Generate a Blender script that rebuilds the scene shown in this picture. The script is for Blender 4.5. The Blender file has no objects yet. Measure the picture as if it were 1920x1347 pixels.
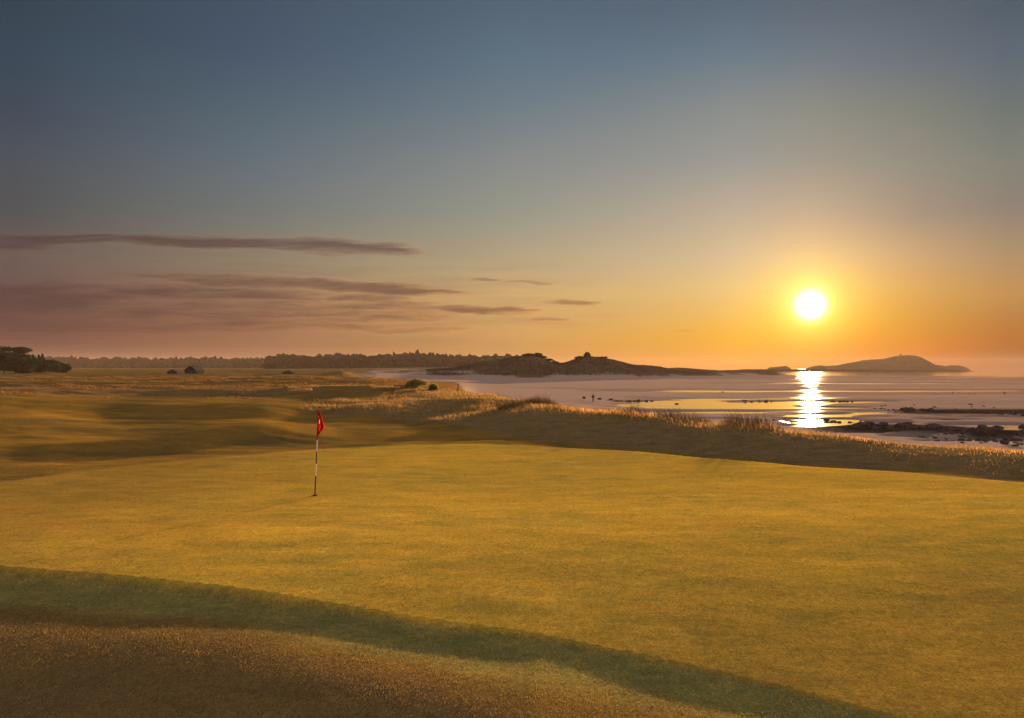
import bpy, bmesh, math, random
import numpy as np
from mathutils import Vector, Matrix

random.seed(7)
RNG = np.random.default_rng(11)
sc = bpy.context.scene
COL = sc.collection
R = math.radians

CAMZ = 3.17
F = 1280.0
HZ = 689.0
SUN = Vector((0.4375, 1.0, 0.0914)).normalized()

def lin(c):
    return tuple(((v / 255.0) / 12.92 if v <= 10 else (((v / 255.0) + 0.055) / 1.055) ** 2.4) for v in c)

# ------------------------------------------------------------------ noise
def _hash(ix, iy, seed):
    h = (ix.astype(np.int64) * 374761393 + iy.astype(np.int64) * 668265263 + seed * 1442695040888963) & 0x7fffffff
    h = ((h ^ (h >> 13)) * 1274126177) & 0x7fffffff
    h = h ^ (h >> 16)
    return (h & 0xffff) / 65535.0

def vnoise(x, y, seed=0):
    x = np.asarray(x, float); y = np.asarray(y, float)
    ix = np.floor(x); iy = np.floor(y)
    fx = x - ix; fy = y - iy
    fx = fx * fx * fx * (fx * (fx * 6 - 15) + 10); fy = fy * fy * fy * (fy * (fy * 6 - 15) + 10)
    a = _hash(ix, iy, seed); b = _hash(ix + 1, iy, seed)
    c = _hash(ix, iy + 1, seed); d = _hash(ix + 1, iy + 1, seed)
    return (a * (1 - fx) + b * fx) * (1 - fy) + (c * (1 - fx) + d * fx) * fy

def fbm(x, y, seed=0, octaves=4, gain=0.5):
    s = 0; a = 1.0; t = 0
    for o in range(octaves):
        s = s + a * (vnoise(x * 2 ** o + 17.3 * o, y * 2 ** o - 9.1 * o, seed + o) - 0.5)
        t += a; a *= gain
    return s / t * 2        # about -1..1

def sstep(a, b, x):
    t = np.clip((x - a) / (b - a), 0, 1)
    return t * t * (3 - 2 * t)

# ------------------------------------------------------------------ tagging
def tag(o, label=None, cat=None, group=None, kind=None):
    if label: o['label'] = label
    if cat: o['category'] = cat
    if group: o['group'] = group
    if kind: o['kind'] = kind
    return o

def empty(name, loc, rz=0.0):
    o = bpy.data.objects.new(name, None); COL.objects.link(o)
    o.location = loc; o.rotation_euler = (0, 0, rz); o.empty_display_size = 0.2
    return o

def link(name, me, mat=None, parent=None):
    o = bpy.data.objects.new(name, me); COL.objects.link(o)
    if mat is not None: me.materials.append(mat)
    if parent is not None: o.parent = parent
    return o

def np_mesh(name, V, Fq, smooth=False):
    me = bpy.data.meshes.new(name)
    V = np.ascontiguousarray(V, np.float32); Fq = np.ascontiguousarray(Fq, np.int32)
    n = Fq.shape[1]
    me.vertices.add(len(V)); me.vertices.foreach_set('co', V.ravel())
    me.loops.add(Fq.size); me.loops.foreach_set('vertex_index', Fq.ravel())
    me.polygons.add(len(Fq))
    me.polygons.foreach_set('loop_start', np.arange(0, Fq.size, n, dtype=np.int32))
    me.polygons.foreach_set('loop_total', np.full(len(Fq), n, np.int32))
    if smooth: me.polygons.foreach_set('use_smooth', np.ones(len(Fq), bool))
    me.update(calc_edges=True); me.validate()
    return me

def bm_obj(name, bm, mat, parent=None, smooth=False):
    me = bpy.data.meshes.new(name)
    bmesh.ops.recalc_face_normals(bm, faces=bm.faces)
    bm.to_mesh(me); bm.free()
    if smooth:
        for p in me.polygons: p.use_smooth = True
    return link(name, me, mat, parent)

def tube(bm, pts, rad, seg=8, cap=True):
    pts = [Vector(p) for p in pts]; rings = []
    for i, p in enumerate(pts):
        d = (pts[min(i + 1, len(pts) - 1)] - pts[max(i - 1, 0)]).normalized()
        a = d.orthogonal().normalized() if abs(d.z) < .9 else Vector((1, 0, 0))
        a = (a - d * a.dot(d)).normalized(); b = d.cross(a)
        rings.append([bm.verts.new(p + (a * math.cos(2 * math.pi * k / seg) + b * math.sin(2 * math.pi * k / seg)) * rad[i]) for k in range(seg)])
    for r0, r1 in zip(rings, rings[1:]):
        for k in range(seg): bm.faces.new((r0[k], r0[(k + 1) % seg], r1[(k + 1) % seg], r1[k]))
    if cap:
        bm.faces.new(rings[0][::-1]); bm.faces.new(rings[-1])

def box(bm, x0, x1, y0, y1, z0, z1):
    v = [bm.verts.new((x, y, z)) for z in (z0, z1) for x, y in ((x0, y0), (x1, y0), (x1, y1), (x0, y1))]
    for f in ((3, 2, 1, 0), (4, 5, 6, 7), (0, 1, 5, 4), (1, 2, 6, 5), (2, 3, 7, 6), (3, 0, 4, 7)):
        bm.faces.new([v[i] for i in f])

# ------------------------------------------------------------------ materials
class NT:
    def __init__(s, name, world=None):
        if world is None:
            s.m = bpy.data.materials.new(name); s.m.use_nodes = True; s.t = s.m.node_tree
        else:
            s.t = world.node_tree
        s.t.nodes.clear(); s.n = s.t.nodes
    def N(s, typ, **kw):
        nd = s.n.new(typ)
        for k, v in kw.items():
            if k.startswith('in_'):
                key = k[3:]
                key = int(key) if key.isdigit() else key.replace('_', ' ')
                s.set(nd, key, v)
            else: setattr(nd, k, v)
        return nd
    def set(s, nd, key, v):
        sock = nd.inputs[key]
        if isinstance(v, bpy.types.NodeSocket): s.t.links.new(v, sock)
        elif hasattr(v, 'outputs'): s.t.links.new(v.outputs[0], sock)
        else: sock.default_value = v
    def math(s, op, a, b=0.0, c=None, clamp=False):
        nd = s.N('ShaderNodeMath', operation=op, use_clamp=clamp)
        s.set(nd, 0, a); s.set(nd, 1, b)
        if c is not None: s.set(nd, 2, c)
        return nd.outputs[0]
    def noise(s, vec, scale, detail=3, rough=0.55, out='Fac', dist=0.0):
        nd = s.N('ShaderNodeTexNoise')
        s.set(nd, 'Vector', vec); s.set(nd, 'Scale', scale); s.set(nd, 'Detail', detail); s.set(nd, 'Roughness', rough)
        s.set(nd, 'Distortion', dist)
        return nd.outputs[out]
    def scale(s, vec, sx, sy, sz, loc=(0, 0, 0), rot=(0, 0, 0)):
        nd = s.N('ShaderNodeMapping')
        s.set(nd, 'Vector', vec); nd.inputs['Scale'].default_value = (sx, sy, sz)
        nd.inputs['Location'].default_value = loc; nd.inputs['Rotation'].default_value = rot
        return nd.outputs[0]
    def ramp(s, fac, stops, interp='LINEAR'):
        nd = s.N('ShaderNodeValToRGB'); cr = nd.color_ramp; cr.interpolation = interp
        s.set(nd, 0, fac)
        while len(cr.elements) < len(stops): cr.elements.new(0.5)
        for e, (p, c) in zip(cr.elements, stops):
            e.position = p; e.color = (c[0], c[1], c[2], 1) if not isinstance(c, (int, float)) else (c, c, c, 1)
        return nd.outputs[0]
    def mr(s, v, a, b, c=0.0, d=1.0, interp='LINEAR'):
        nd = s.N('ShaderNodeMapRange', interpolation_type=interp)
        s.set(nd, 0, v); s.set(nd, 1, a); s.set(nd, 2, b); s.set(nd, 3, c); s.set(nd, 4, d)
        return nd.outputs[0]
    def mix(s, f, a, b, mode='MIX'):
        nd = s.N('ShaderNodeMix', data_type='RGBA', blend_type=mode)
        s.set(nd, 0, f)
        for k, v in ((6, a), (7, b)):
            if isinstance(v, tuple): v = (v[0], v[1], v[2], 1)
            s.set(nd, k, v)
        return nd.outputs[2]

def simple_mat(name, c1, c2=None, rough=0.8, scale=4.0, bump=0.0, metallic=0.0, spec=0.3):
    t = NT(name)
    pos = t.N('ShaderNodeTexCoord').outputs['Object']
    n = t.noise(pos, scale, 4)
    base = t.mix(t.mr(n, .35, .65), c1, c2 or tuple(v * .7 for v in c1))
    p = t.N('ShaderNodeBsdfPrincipled', in_Base_Color=base, in_Roughness=rough, in_Metallic=metallic)
    p.inputs['Specular IOR Level'].default_value = spec if rough < .6 else 0.0
    if bump:
        b = t.N('ShaderNodeBump', in_Height=n, in_Strength=bump, in_Distance=0.1); t.set(p, 'Normal', b.outputs[0])
    t.N('ShaderNodeOutputMaterial', in_Surface=p)
    return t.m

def leaf_mat(name, c1, c2, trans=0.5, tcol=None, scale=0.6):
    t = NT(name)
    pos = t.N('ShaderNodeNewGeometry').outputs['Position']
    n = t.noise(pos, scale, 3)
    n2 = t.noise(pos, scale * 15, 1)
    f = t.math('MULTIPLY_ADD', n2, .6, t.math('SUBTRACT', n, .3))
    base = t.mix(t.mr(f, .3, .7), c1, c2)
    d = t.N('ShaderNodeBsdfDiffuse', in_Color=base)
    tr = t.N('ShaderNodeBsdfTranslucent')
    t.set(tr, 'Color', base if tcol is None else t.mix(.6, base, tcol))
    m = t.N('ShaderNodeMixShader', in_0=trans); t.set(m, 1, d); t.set(m, 2, tr)
    t.N('ShaderNodeOutputMaterial', in_Surface=m)
    return t.m

# ------------------------------------------------------------------ terrain
# rows: px : 23 knots (depth, height)
def C(near, E, rest):
    return near + [(E, 0.0), (15, 0.0)] + rest
FAR = [(250, .6), (350, .7), (450, .8), (600, .9), (900, 1.2), (1200, 1.4), (1500, 1.6)]
SEA = [(900, -5.7), (1200, -6.5), (1500, -7)]
cols = {
 -150: C([(.5, -.34), (5.5, -.25), (8.2, -.06), (9.6, -.20)], 11.0, [(17.5, 0), (20, .0), (25, .2), (28, .35), (33, .6), (44, 1.4), (52, 1.1), (75, 1.0), (110, 1.0), (160, .8)] + FAR),
 0:   C([(.5, -.34), (5.5, -.25), (8.0, -.13), (9.2, -.19)], 10.65, [(18.8, 0), (21, 0), (26, .15), (29, .3), (34, .5), (45, 1.2), (52, 1.0), (75, 1.0), (110, 1.0), (160, .8)] + FAR),
 240: C([(.5, -.34), (5.5, -.25), (7.9, -.12), (8.9, -.18)], 10.12, [(22, 0), (24, -.05), (27, .36), (30, .06), (37, .2), (46, .8), (54, .65), (75, .9), (110, .9), (160, .8)] + FAR),
 480: C([(.5, -.3), (5.5, -.17), (7.5, -.11), (8.6, -.16)], 9.52, [(25, 0), (27, -.06), (31, .66), (34, .22), (38, .22), (44, .72), (52, .6), (70, 1.0), (110, 1.0), (160, .9)] + FAR),
 600: C([(.5, -.2), (5.4, -.12), (7.2, -.10), (8.3, -.15)], 9.16, [(26.5, 0), (28, -.05), (33, .27), (36, .04), (41, .0), (46, .4), (53, .3), (64, 1.0), (110, 1.0), (160, .9)] + FAR),
 680: C([(.5, -.1), (5.4, -.12), (7.0, -.10), (8.1, -.15)], 8.95, [(27.3, 0), (30, -.05), (34, .05), (37, .0), (41.5, -.05), (47, .5), (54, .42), (66, 1.1), (110, .9), (170, .4), (290, -1.3), (380, -.9), (450, .6), (600, 1.3), (900, 2), (1200, 3), (1500, 3)]),
 760: C([(.5, -.1), (5.4, -.1), (6.8, -.09), (7.9, -.14)], 8.74, [(28, 0), (32, -.07), (36, .02), (39, -.05), (42, -.1), (50, .65), (56, .55), (72, 1.15), (110, .75), (190, -.3), (300, -1.9), (400, -.9), (450, 1.0), (600, 1.5), (900, 3), (1200, 4), (1500, 3)]),
 640: C([(.5, -.15), (5.4, -.1), (7.1, -.06), (8.2, -.14)], 9.05, [(26.9, 0), (29, -.05), (33.5, .12), (36.5, .05), (41.2, -.03), (46.5, .45), (53.5, .36), (65, 1.05), (110, .95), (180, .1), (245, 1.7), (350, .9), (450, .8), (600, 1.1), (900, 1.6), (1200, 2), (1500, 2)]),
 840: C([(.5, -.08), (5.3, -.07), (6.6, -.08), (7.7, -.14)], 8.52, [(28.3, 0), (32, -.07), (38, .25), (41, .18), (44.5, .15), (53, .78), (59.5, .68), (71.5, .85), (100, .3), (150, -.8), (280, -2.6), (400, -1.5), (450, 1.8), (580, 2), (900, 3), (1200, 4), (1500, 3)]),
 900: C([(.5, -.05), (5.2, -.05), (6.5, -.07), (7.5, -.14)], 8.33, [(28.5, 0), (32, -.08), (39.5, .42), (42.5, .36), (46, .36), (55, .85), (62, .75), (70, .3), (100, -3), (150, -4), (280, -4.0), (400, -2.7), (450, 6.3), (520, 3), (900, 2), (1200, 4), (1500, 3)]),
 1000: C([(.5, 0), (5, 0), (6.3, -.05), (7.2, -.14)], 8.03, [(27.5, 0), (29.5, -.08), (40, .72), (43, .7), (46, .65), (49, .62), (56, -.4), (66, -2.2), (90, -4), (150, -4.3), (250, -4.5), (375, -3.5), (430, 11.0), (500, 4), (900, 0), (1200, -1), (1500, -2)]),
 1050: C([(.5, 0), (4.9, 0), (6.2, -.05), (7.1, -.14)], 7.88, [(27, 0), (29, -.14), (39.2, .70), (42, .65), (45, .5), (48, .4), (55, -.7), (65, -2.6), (85, -4.1), (150, -4.4), (250, -4.6), (385, -3.8), (430, 6.3), (500, 3)] + SEA),
 1100: C([(.5, 0), (4.8, 0), (6.1, -.05), (6.9, -.14)], 7.71, [(26.7, 0), (28.5, -.17), (38.5, .68), (41, .6), (44, .3), (47, .1), (54, -1.1), (64, -2.9), (83, -4.15), (150, -4.45), (250, -4.7), (390, -4.0), (435, 10.6), (510, 2)] + SEA),
 1150: C([(.5, 0), (4.8, 0), (6, -.05), (6.8, -.14)], 7.54, [(26.3, 0), (28, -.2), (37.8, .65), (40, .5), (43, 0), (46, -.5), (53, -1.6), (63, -3.3), (80, -4.2), (150, -4.5), (250, -4.8), (395, -4.2), (440, 8.9), (520, 1)] + SEA),
 1190: C([(.5, 0), (4.7, 0), (5.9, -.05), (6.6, -.13)], 7.42, [(25.9, 0), (27.5, -.2), (36.5, .58), (38.7, .42), (41.5, -.1), (44.5, -.7), (52, -1.9), (62, -3.5), (80, -4.3), (150, -4.55), (250, -4.85), (405, -4.4), (455, 5.2), (540, 0)] + SEA),
 1300: C([(.5, 0), (4.4, 0), (5.5, -.05), (6.3, -.12)], 7.08, [(24.5, 0), (25.8, -.24), (32.8, .40), (35, .25), (38, -.3), (41, -1.0), (48, -2.6), (58, -4), (80, -4.45), (150, -4.75), (250, -4.93), (430, -4.9), (520, 1.9), (620, -3)] + SEA),
 1440: C([(.5, 0), (4.2, 0), (5.2, -.05), (5.9, -.12)], 6.75, [(22.9, 0), (24.1, -.23), (30.4, .36), (32.5, .2), (35, -.5), (38, -1.2), (45.5, -2.9), (54.5, -4.15), (80, -4.6), (150, -4.83), (250, -4.98), (430, -5.0), (570, .4), (680, -4.5)] + SEA),
 1500: C([(.5, 0), (4, 0), (5.1, -.05), (5.8, -.12)], 6.6, [(22.2, 0), (23.4, -.22), (29.6, .27), (31.5, .08), (34, -.5), (37, -1.3), (44.5, -3), (54, -4.2), (80, -4.65), (150, -4.87), (250, -5), (430, -5.06), (570, -5.1), (700, -5.3)] + SEA),
 1700: C([(.5, 0), (3.7, 0), (4.6, -.05), (5.3, -.1)], 6.05, [(20.7, 0), (22, -.22), (26.1, .13), (28, .0), (31, -.6), (34, -1.5), (42, -3.2), (50, -4.3), (78, -4.7), (150, -4.9), (250, -5.02), (430, -5.12), (570, -5.2), (700, -5.4)] + SEA),
 1920: C([(.5, 0), (3.5, 0), (4.2, -.05), (4.8, -.1)], 5.55, [(18.8, 0), (20, -.22), (24.2, .09), (26, -.04), (29, -.7), (32, -1.6), (40, -3.3), (48, -4.3), (72, -4.7), (150, -4.92), (250, -5.04), (430, -5.15), (570, -5.3), (700, -5.5)] + SEA),
}
cols[2240] = [(d * (.93 if d < 60 else 1), z) for d, z in cols[1920]]
PXK = np.array(sorted(cols), float)
KN = np.array([cols[int(p)] for p in PXK])           # n x 23 x 2
KN[:, :5, 0] *= .965
KN[:, 2, 0] = np.interp(PXK, [0, 240, 480, 760, 1000], [7.9, 7.7, 7.35, 6.7, 6.1]) * (PXK <= 1000) + KN[:, 2, 0] * (PXK > 1000)
KN[:, 4, 0] *= np.interp(PXK, [800, 1000, 1300, 1500, 1920], [1, 1.03, 1.07, 1.08, 1.10])
KN[:, 3, 0] = KN[:, 4, 0] * .92
KN[:, 2, 0] = KN[:, 4, 0] * .83
KN[:, 2, 1] = np.interp(PXK, [0, 500, 1000, 1300, 1920], [.01, .04, -.01, -.11, -.25])
KN[:, 1, 1] = np.interp(PXK, [0, 500, 1000, 1300, 1920], [-.21, -.20, -.10, -.12, -.22])
KN[:, 0, 1] = np.interp(PXK, [0, 500, 1000, 1300, 1920], [-.4, -.35, -.03, -.08, -.20])
KN[:, 3, 1] = np.interp(PXK, [0, 500, 1000, 1300, 1920], [-.03, .02, -.03, -.13, -.26])
KN[:, 4, 1] = np.interp(PXK, [0, 1000, 1300, 1500, 1920], [0, -.01, -.08, -.13, -.16])
NK = KN.shape[1]

def hermite(x, xk, yk):
    """monotone-ish cubic through points; yk (n, m)"""
    h = np.diff(xk)[:, None]; s = np.diff(yk, axis=0) / h
    m = np.zeros_like(yk); m[0] = s[0]; m[-1] = s[-1]
    ok = s[:-1] * s[1:] > 0
    hm = 2 * s[:-1] * s[1:] / np.where(ok, s[:-1] + s[1:], 1)
    m[1:-1] = np.where(ok, hm, 0)
    i = np.clip(np.searchsorted(xk, x) - 1, 0, len(xk) - 2)
    t = ((x - xk[i]) / (xk[i + 1] - xk[i]))[:, None]; hh = h[i]
    return ((2 * t**3 - 3 * t**2 + 1) * yk[i] + (t**3 - 2 * t**2 + t) * hh * m[i] + (-2 * t**3 + 3 * t**2) * yk[i + 1] + (t**3 - t**2) * hh * m[i + 1])

TPX = np.linspace(PXK[0], PXK[-1], 600)
TLD = np.linspace(math.log(.5), math.log(1500), 1600)
kD = hermite(TPX, PXK, KN[:, :, 0]); kZ = hermite(TPX, PXK, KN[:, :, 1])
TAB = np.empty((600, 1600))
ker = np.exp(-.5 * (np.arange(-14, 15) / 3.2) ** 2); ker /= ker.sum()
for i in range(600):
    z = hermite(TLD, np.log(kD[i]), kZ[i][:, None])[:, 0]
    TAB[i] = np.convolve(np.pad(z, 14, mode='edge'), ker, mode='valid')
def knot(k, px):
    return np.interp(px, TPX, kD[:, k])

def pxD(X, Y):
    az = np.arctan2(X, Y); lim = R(45)
    a = np.clip(az, -lim, lim)
    r = np.hypot(X, Y)
    return 960 + F * np.tan(a), r * np.cos(np.clip(az, -R(50), R(50)))

def zones(X, Y):
    px, D = pxD(X, Y)
    nz = fbm(X * .6, Y * .6, 5, 3)
    E = knot(4, px); Fg = knot(6, px); sw = knot(7, px)
    green = sstep(-.03, .03, D - E) * (1 - sstep(-.05, .05, (D - Fg) / 3))
    dd = fbm(X * .15, Y * .15, 21, 3)
    # rough: dune ridges right of the fairway, from the swale on
    rbase = np.interp(px, [-150, 530, 570, 620, 700, 760, 840, 900, 1000, 1100, 1300, 2240], [900, 60, 43, 41.5, 42.5, 41, 35.5, 33, 30, 28.5, 26, 18.5])
    rbase = np.minimum(rbase, np.where(px > 1080, sw - .2, 1e9))
    rough = sstep(0, .06, (D - rbase) / rbase + nz * .03)
    rn = fbm(X * .05 + 7, Y * .11, 22, 4)
    left = 1 - sstep(640, 760, px + 50 * rn)
    patch = sstep(.02, .30, rn) * sstep(36, 60, D) 
    rough = rough * (1 - left * sstep(46, 50, D)) + left * patch * sstep(46, 50, D) * (1 - .0)
    return px, D, green, np.clip(rough, 0, 1), nz, dd

def height(X, Y, full=False):
    X = np.asarray(X, float); Y = np.asarray(Y, float)
    px, D, green, rough, nz, dd = zones(X, Y)
    fi = np.clip((px - TPX[0]) / (TPX[1] - TPX[0]), 0, 598.999)
    fj = np.clip((np.log(np.maximum(D, .5)) - TLD[0]) / (TLD[1] - TLD[0]), 0, 1598.999)
    i = fi.astype(int); j = fj.astype(int); a = fi - i; b = fj - j
    z = (TAB[i, j] * (1 - a) + TAB[i + 1, j] * a) * (1 - b) + (TAB[i, j + 1] * (1 - a) + TAB[i + 1, j + 1] * a) * b
    beach = sstep(-2.2, -3.4, z) 
    land = 1 - beach
    out = land * (1 - green)
    # green: faint roll
    z = z + land * .020 * fbm(X * .28 + 3, Y * .22, 40, 3) * sstep(1, 6, D) + land * green * (.15 * np.exp(-((D - 11.6 - .0018 * (px - 900)) / 3.6) ** 2) + .012 * fbm(X * .5, Y * .9, 44, 3))
    # fairway / links undulation
    z = z + out * (1 - rough * (px > 700)) * sstep(17, 30, D) * (.085 * fbm(X * .12, Y * .38, 49, 4) + .14 * fbm(X * .09, Y * .2, 50, 4) + .42 * sstep(32, 60, D) * fbm(X * .05, Y * .12, 55, 4) + .7 * sstep(90, 240, D) * fbm(X * .016, Y * .04, 57, 4))
    z = z + out * sstep(17, 26, D) * (.035 * fbm(X * .35, Y * .6, 58, 4)) * (1 + sstep(40, 80, D)) 
    # rough hummocks
    near = sstep(20, 30, D) * (1 - sstep(200, 300, D))
    z = z + land * rough * near * (.12 * fbm(X * .35, Y * .35, 60, 4) + .10 * sstep(36, 45, D) * fbm(X * .12, Y * .2, 62, 3))
    # far dunes
    fd = sstep(280, 360, D) * (1 - sstep(620, 760, D)) * sstep(-3.5, 3, z)
    z = z + fd * (1.5 * fbm(X * .03, Y * .03, 70, 5) + .0)
    # beach bars and ripples
    bz = .16 * sstep(90, 60, D) + .04 * fbm(X * .02, Y * .09, 80, 4) + .24 * sstep(110, 300, D) * (fbm(X * .005 + .3, Y * .03, 85, 5) + .95) + .045 * fbm(X * .25, Y * .5, 90, 4) + .12 * sstep(60, 90, D)
    z = z + beach * bz * (1 - sstep(800, 1000, D))
    # tide pools by the reefs
    pool = fbm(X * .09, Y * .25, 95, 3) * sstep(1150, 1350, px)
    z = z - beach * .30 * sstep(.25, .5, pool) * sstep(66, 74, D) * (1 - sstep(105, 120, D))
    e = fbm(X * .02, Y * .05, 96, 3); e2 = fbm(X * .07, Y * .14, 97, 3)
    Dw = D * (1 + .05 * e); pw = px + 60 * e2
    for (c, w, d, dw, amp) in ((1500, 520, 232, 13, .62), (1300, 210, 145, 14, .85), (1380, 190, 178, 5, .6), (1250, 190, 120, 5, .6), (1530, 120, 157, 5, .6), (1530, 120, 136, 4, .6), (1530, 90, 113, 3.5, .55), (1540, 80, 104, 2.5, .5), (1550, 75, 97, 6, .6), (1815, 95, 74.8, 2.4, 1.1), (1700, 60, 80, 2.0, .8), (1850, 90, 94, 1.8, .8), (1650, 70, 97, 1.8, .9), (1900, 50, 79, 1.5, .9), (1580, 60, 84, 2.0, .8), (1660, 50, 89, 2.2, .5), (1890, 60, 88, 3, .5), (1620, 60, 118, 4, .5), (1600, 320, 340, 12, .5), (1250, 120, 165, 8, .5)):
        z = z - beach * amp * np.exp(-((pw - c) / w) ** 4) * np.exp(-((Dw - d) / dw) ** 2)
    z = z + beach * .22 * np.exp(-((D - np.interp(px, [1400, 1560, 1750, 1920], [93, 90, 87, 80])) / 4.0) ** 2) * sstep(1500, 1640, px)
    z = z + beach * .22 * np.exp(-((px - 1760) / 200) ** 4) * np.exp(-((D - 178) / 18) ** 2)
    if full: return z, px, D, green, rough, beach, dd, nz
    return z

def ground_z(x, y):
    return float(height(np.array([x]), np.array([y]))[0])

def at(px, D):
    x = (px - 960) / F * D
    return x, D, ground_z(x, D)

def build_ground(mat):
    fa = np.linspace(-R(43), R(43), 640)
    ba = np.linspace(R(43), 2 * math.pi - R(43), 96)[1:-1]
    az = np.concatenate([fa, ba])
    azw = np.where(az > math.pi, az - 2 * math.pi, az)
    nr = 960
    t = np.linspace(0, 1, nr)
    Dmax = np.where(np.abs(azw) < R(43.5), 1500.0, 1500 - 1150 * sstep(R(43), R(52), np.abs(azw)))
    D = .55 * (Dmax[:, None] / .55) ** t[None, :]
    r = D / np.cos(np.clip(azw, -R(50), R(50)))[:, None]
    X = r * np.sin(azw)[:, None]; Y = r * np.cos(azw)[:, None]
    na = len(az)
    z, px, DD, green, rough, beach, dd, nz = height(X.ravel(), Y.ravel(), True)
    V = np.stack([X.ravel(), Y.ravel(), z], 1)
    V = np.vstack([V, [[0, 0, float(z.reshape(na, nr)[:, 0].mean())]]])
    i = np.arange(na)[:, None]; j = np.arange(nr - 1)[None, :]; i2 = (i + 1) % na
    Q = np.stack([i * nr + j, i2 * nr + j, i2 * nr + j + 1, i * nr + j + 1], -1).reshape(-1, 4)[:, ::-1]
    me = np_mesh('ground', V, Q, True)
    # material zones
    fringe = (1 - sstep(-1.3, .15, DD - knot(3, px) + .5 * nz)) * (DD < 14)
    band = sstep(-.7, .1, DD - knot(3, px) + .3 * nz) * (1 - sstep(-.02, .02, DD - knot(4, px))) * (DD < 14)
    reef = np.clip(beach * (sstep(1480, 1580, px + 60 * nz) * np.exp(-((DD - np.interp(px, [1400, 1560, 1750, 1920], [93, 90, 87, 80])) / 5.0) ** 2) * 1.6
                   + sstep(1640, 1760, px + 50 * nz) * np.exp(-((DD - 122) / 7) ** 2) * 1.6), 0, 1)
    sand_hi = sstep(250, 290, DD) * (1 - sstep(-2.4, -.8, z + 1.6 * dd + 2.4 * fbm(X.ravel() * .03, Y.ravel() * .03, 71, 3) - np.interp(px, [640, 700, 860, 940], [1, 2.4, 1.6, -.9]))) * sstep(660, 700, px) * (DD < 700)
    sand = np.maximum(sstep(.35, .7, beach + .25 * dd), sand_hi)
    col = np.ones((len(V), 4), np.float32)
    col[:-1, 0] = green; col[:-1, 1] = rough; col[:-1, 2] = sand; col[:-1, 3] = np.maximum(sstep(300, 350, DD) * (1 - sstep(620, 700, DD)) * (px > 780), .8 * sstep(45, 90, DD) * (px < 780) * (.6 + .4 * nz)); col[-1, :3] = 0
    a = me.color_attributes.new('zone', 'FLOAT_COLOR', 'POINT'); a.data.foreach_set('color', col.ravel())
    col2 = np.ones((len(V), 4), np.float32)
    Xr = X.ravel()
    shade_brown = np.clip(sstep(-3.5, -11, Xr + 2.5 * nz) * .8 + sstep(10.5, 6.5, DD + 1.5 * nz - .1 * Xr) * .6, 0, 1)  # turf browned on the left and near right to paint dimmer light
    col2[:-1, 3] = shade_brown; col2[:-1, 0] = reef; col2[:-1, 1] = fringe; col2[:-1, 2] = band; col2[-1, :3] = 0
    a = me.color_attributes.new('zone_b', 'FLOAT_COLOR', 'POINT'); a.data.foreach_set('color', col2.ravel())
    return tag(link('ground', me, mat), kind='structure')

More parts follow.
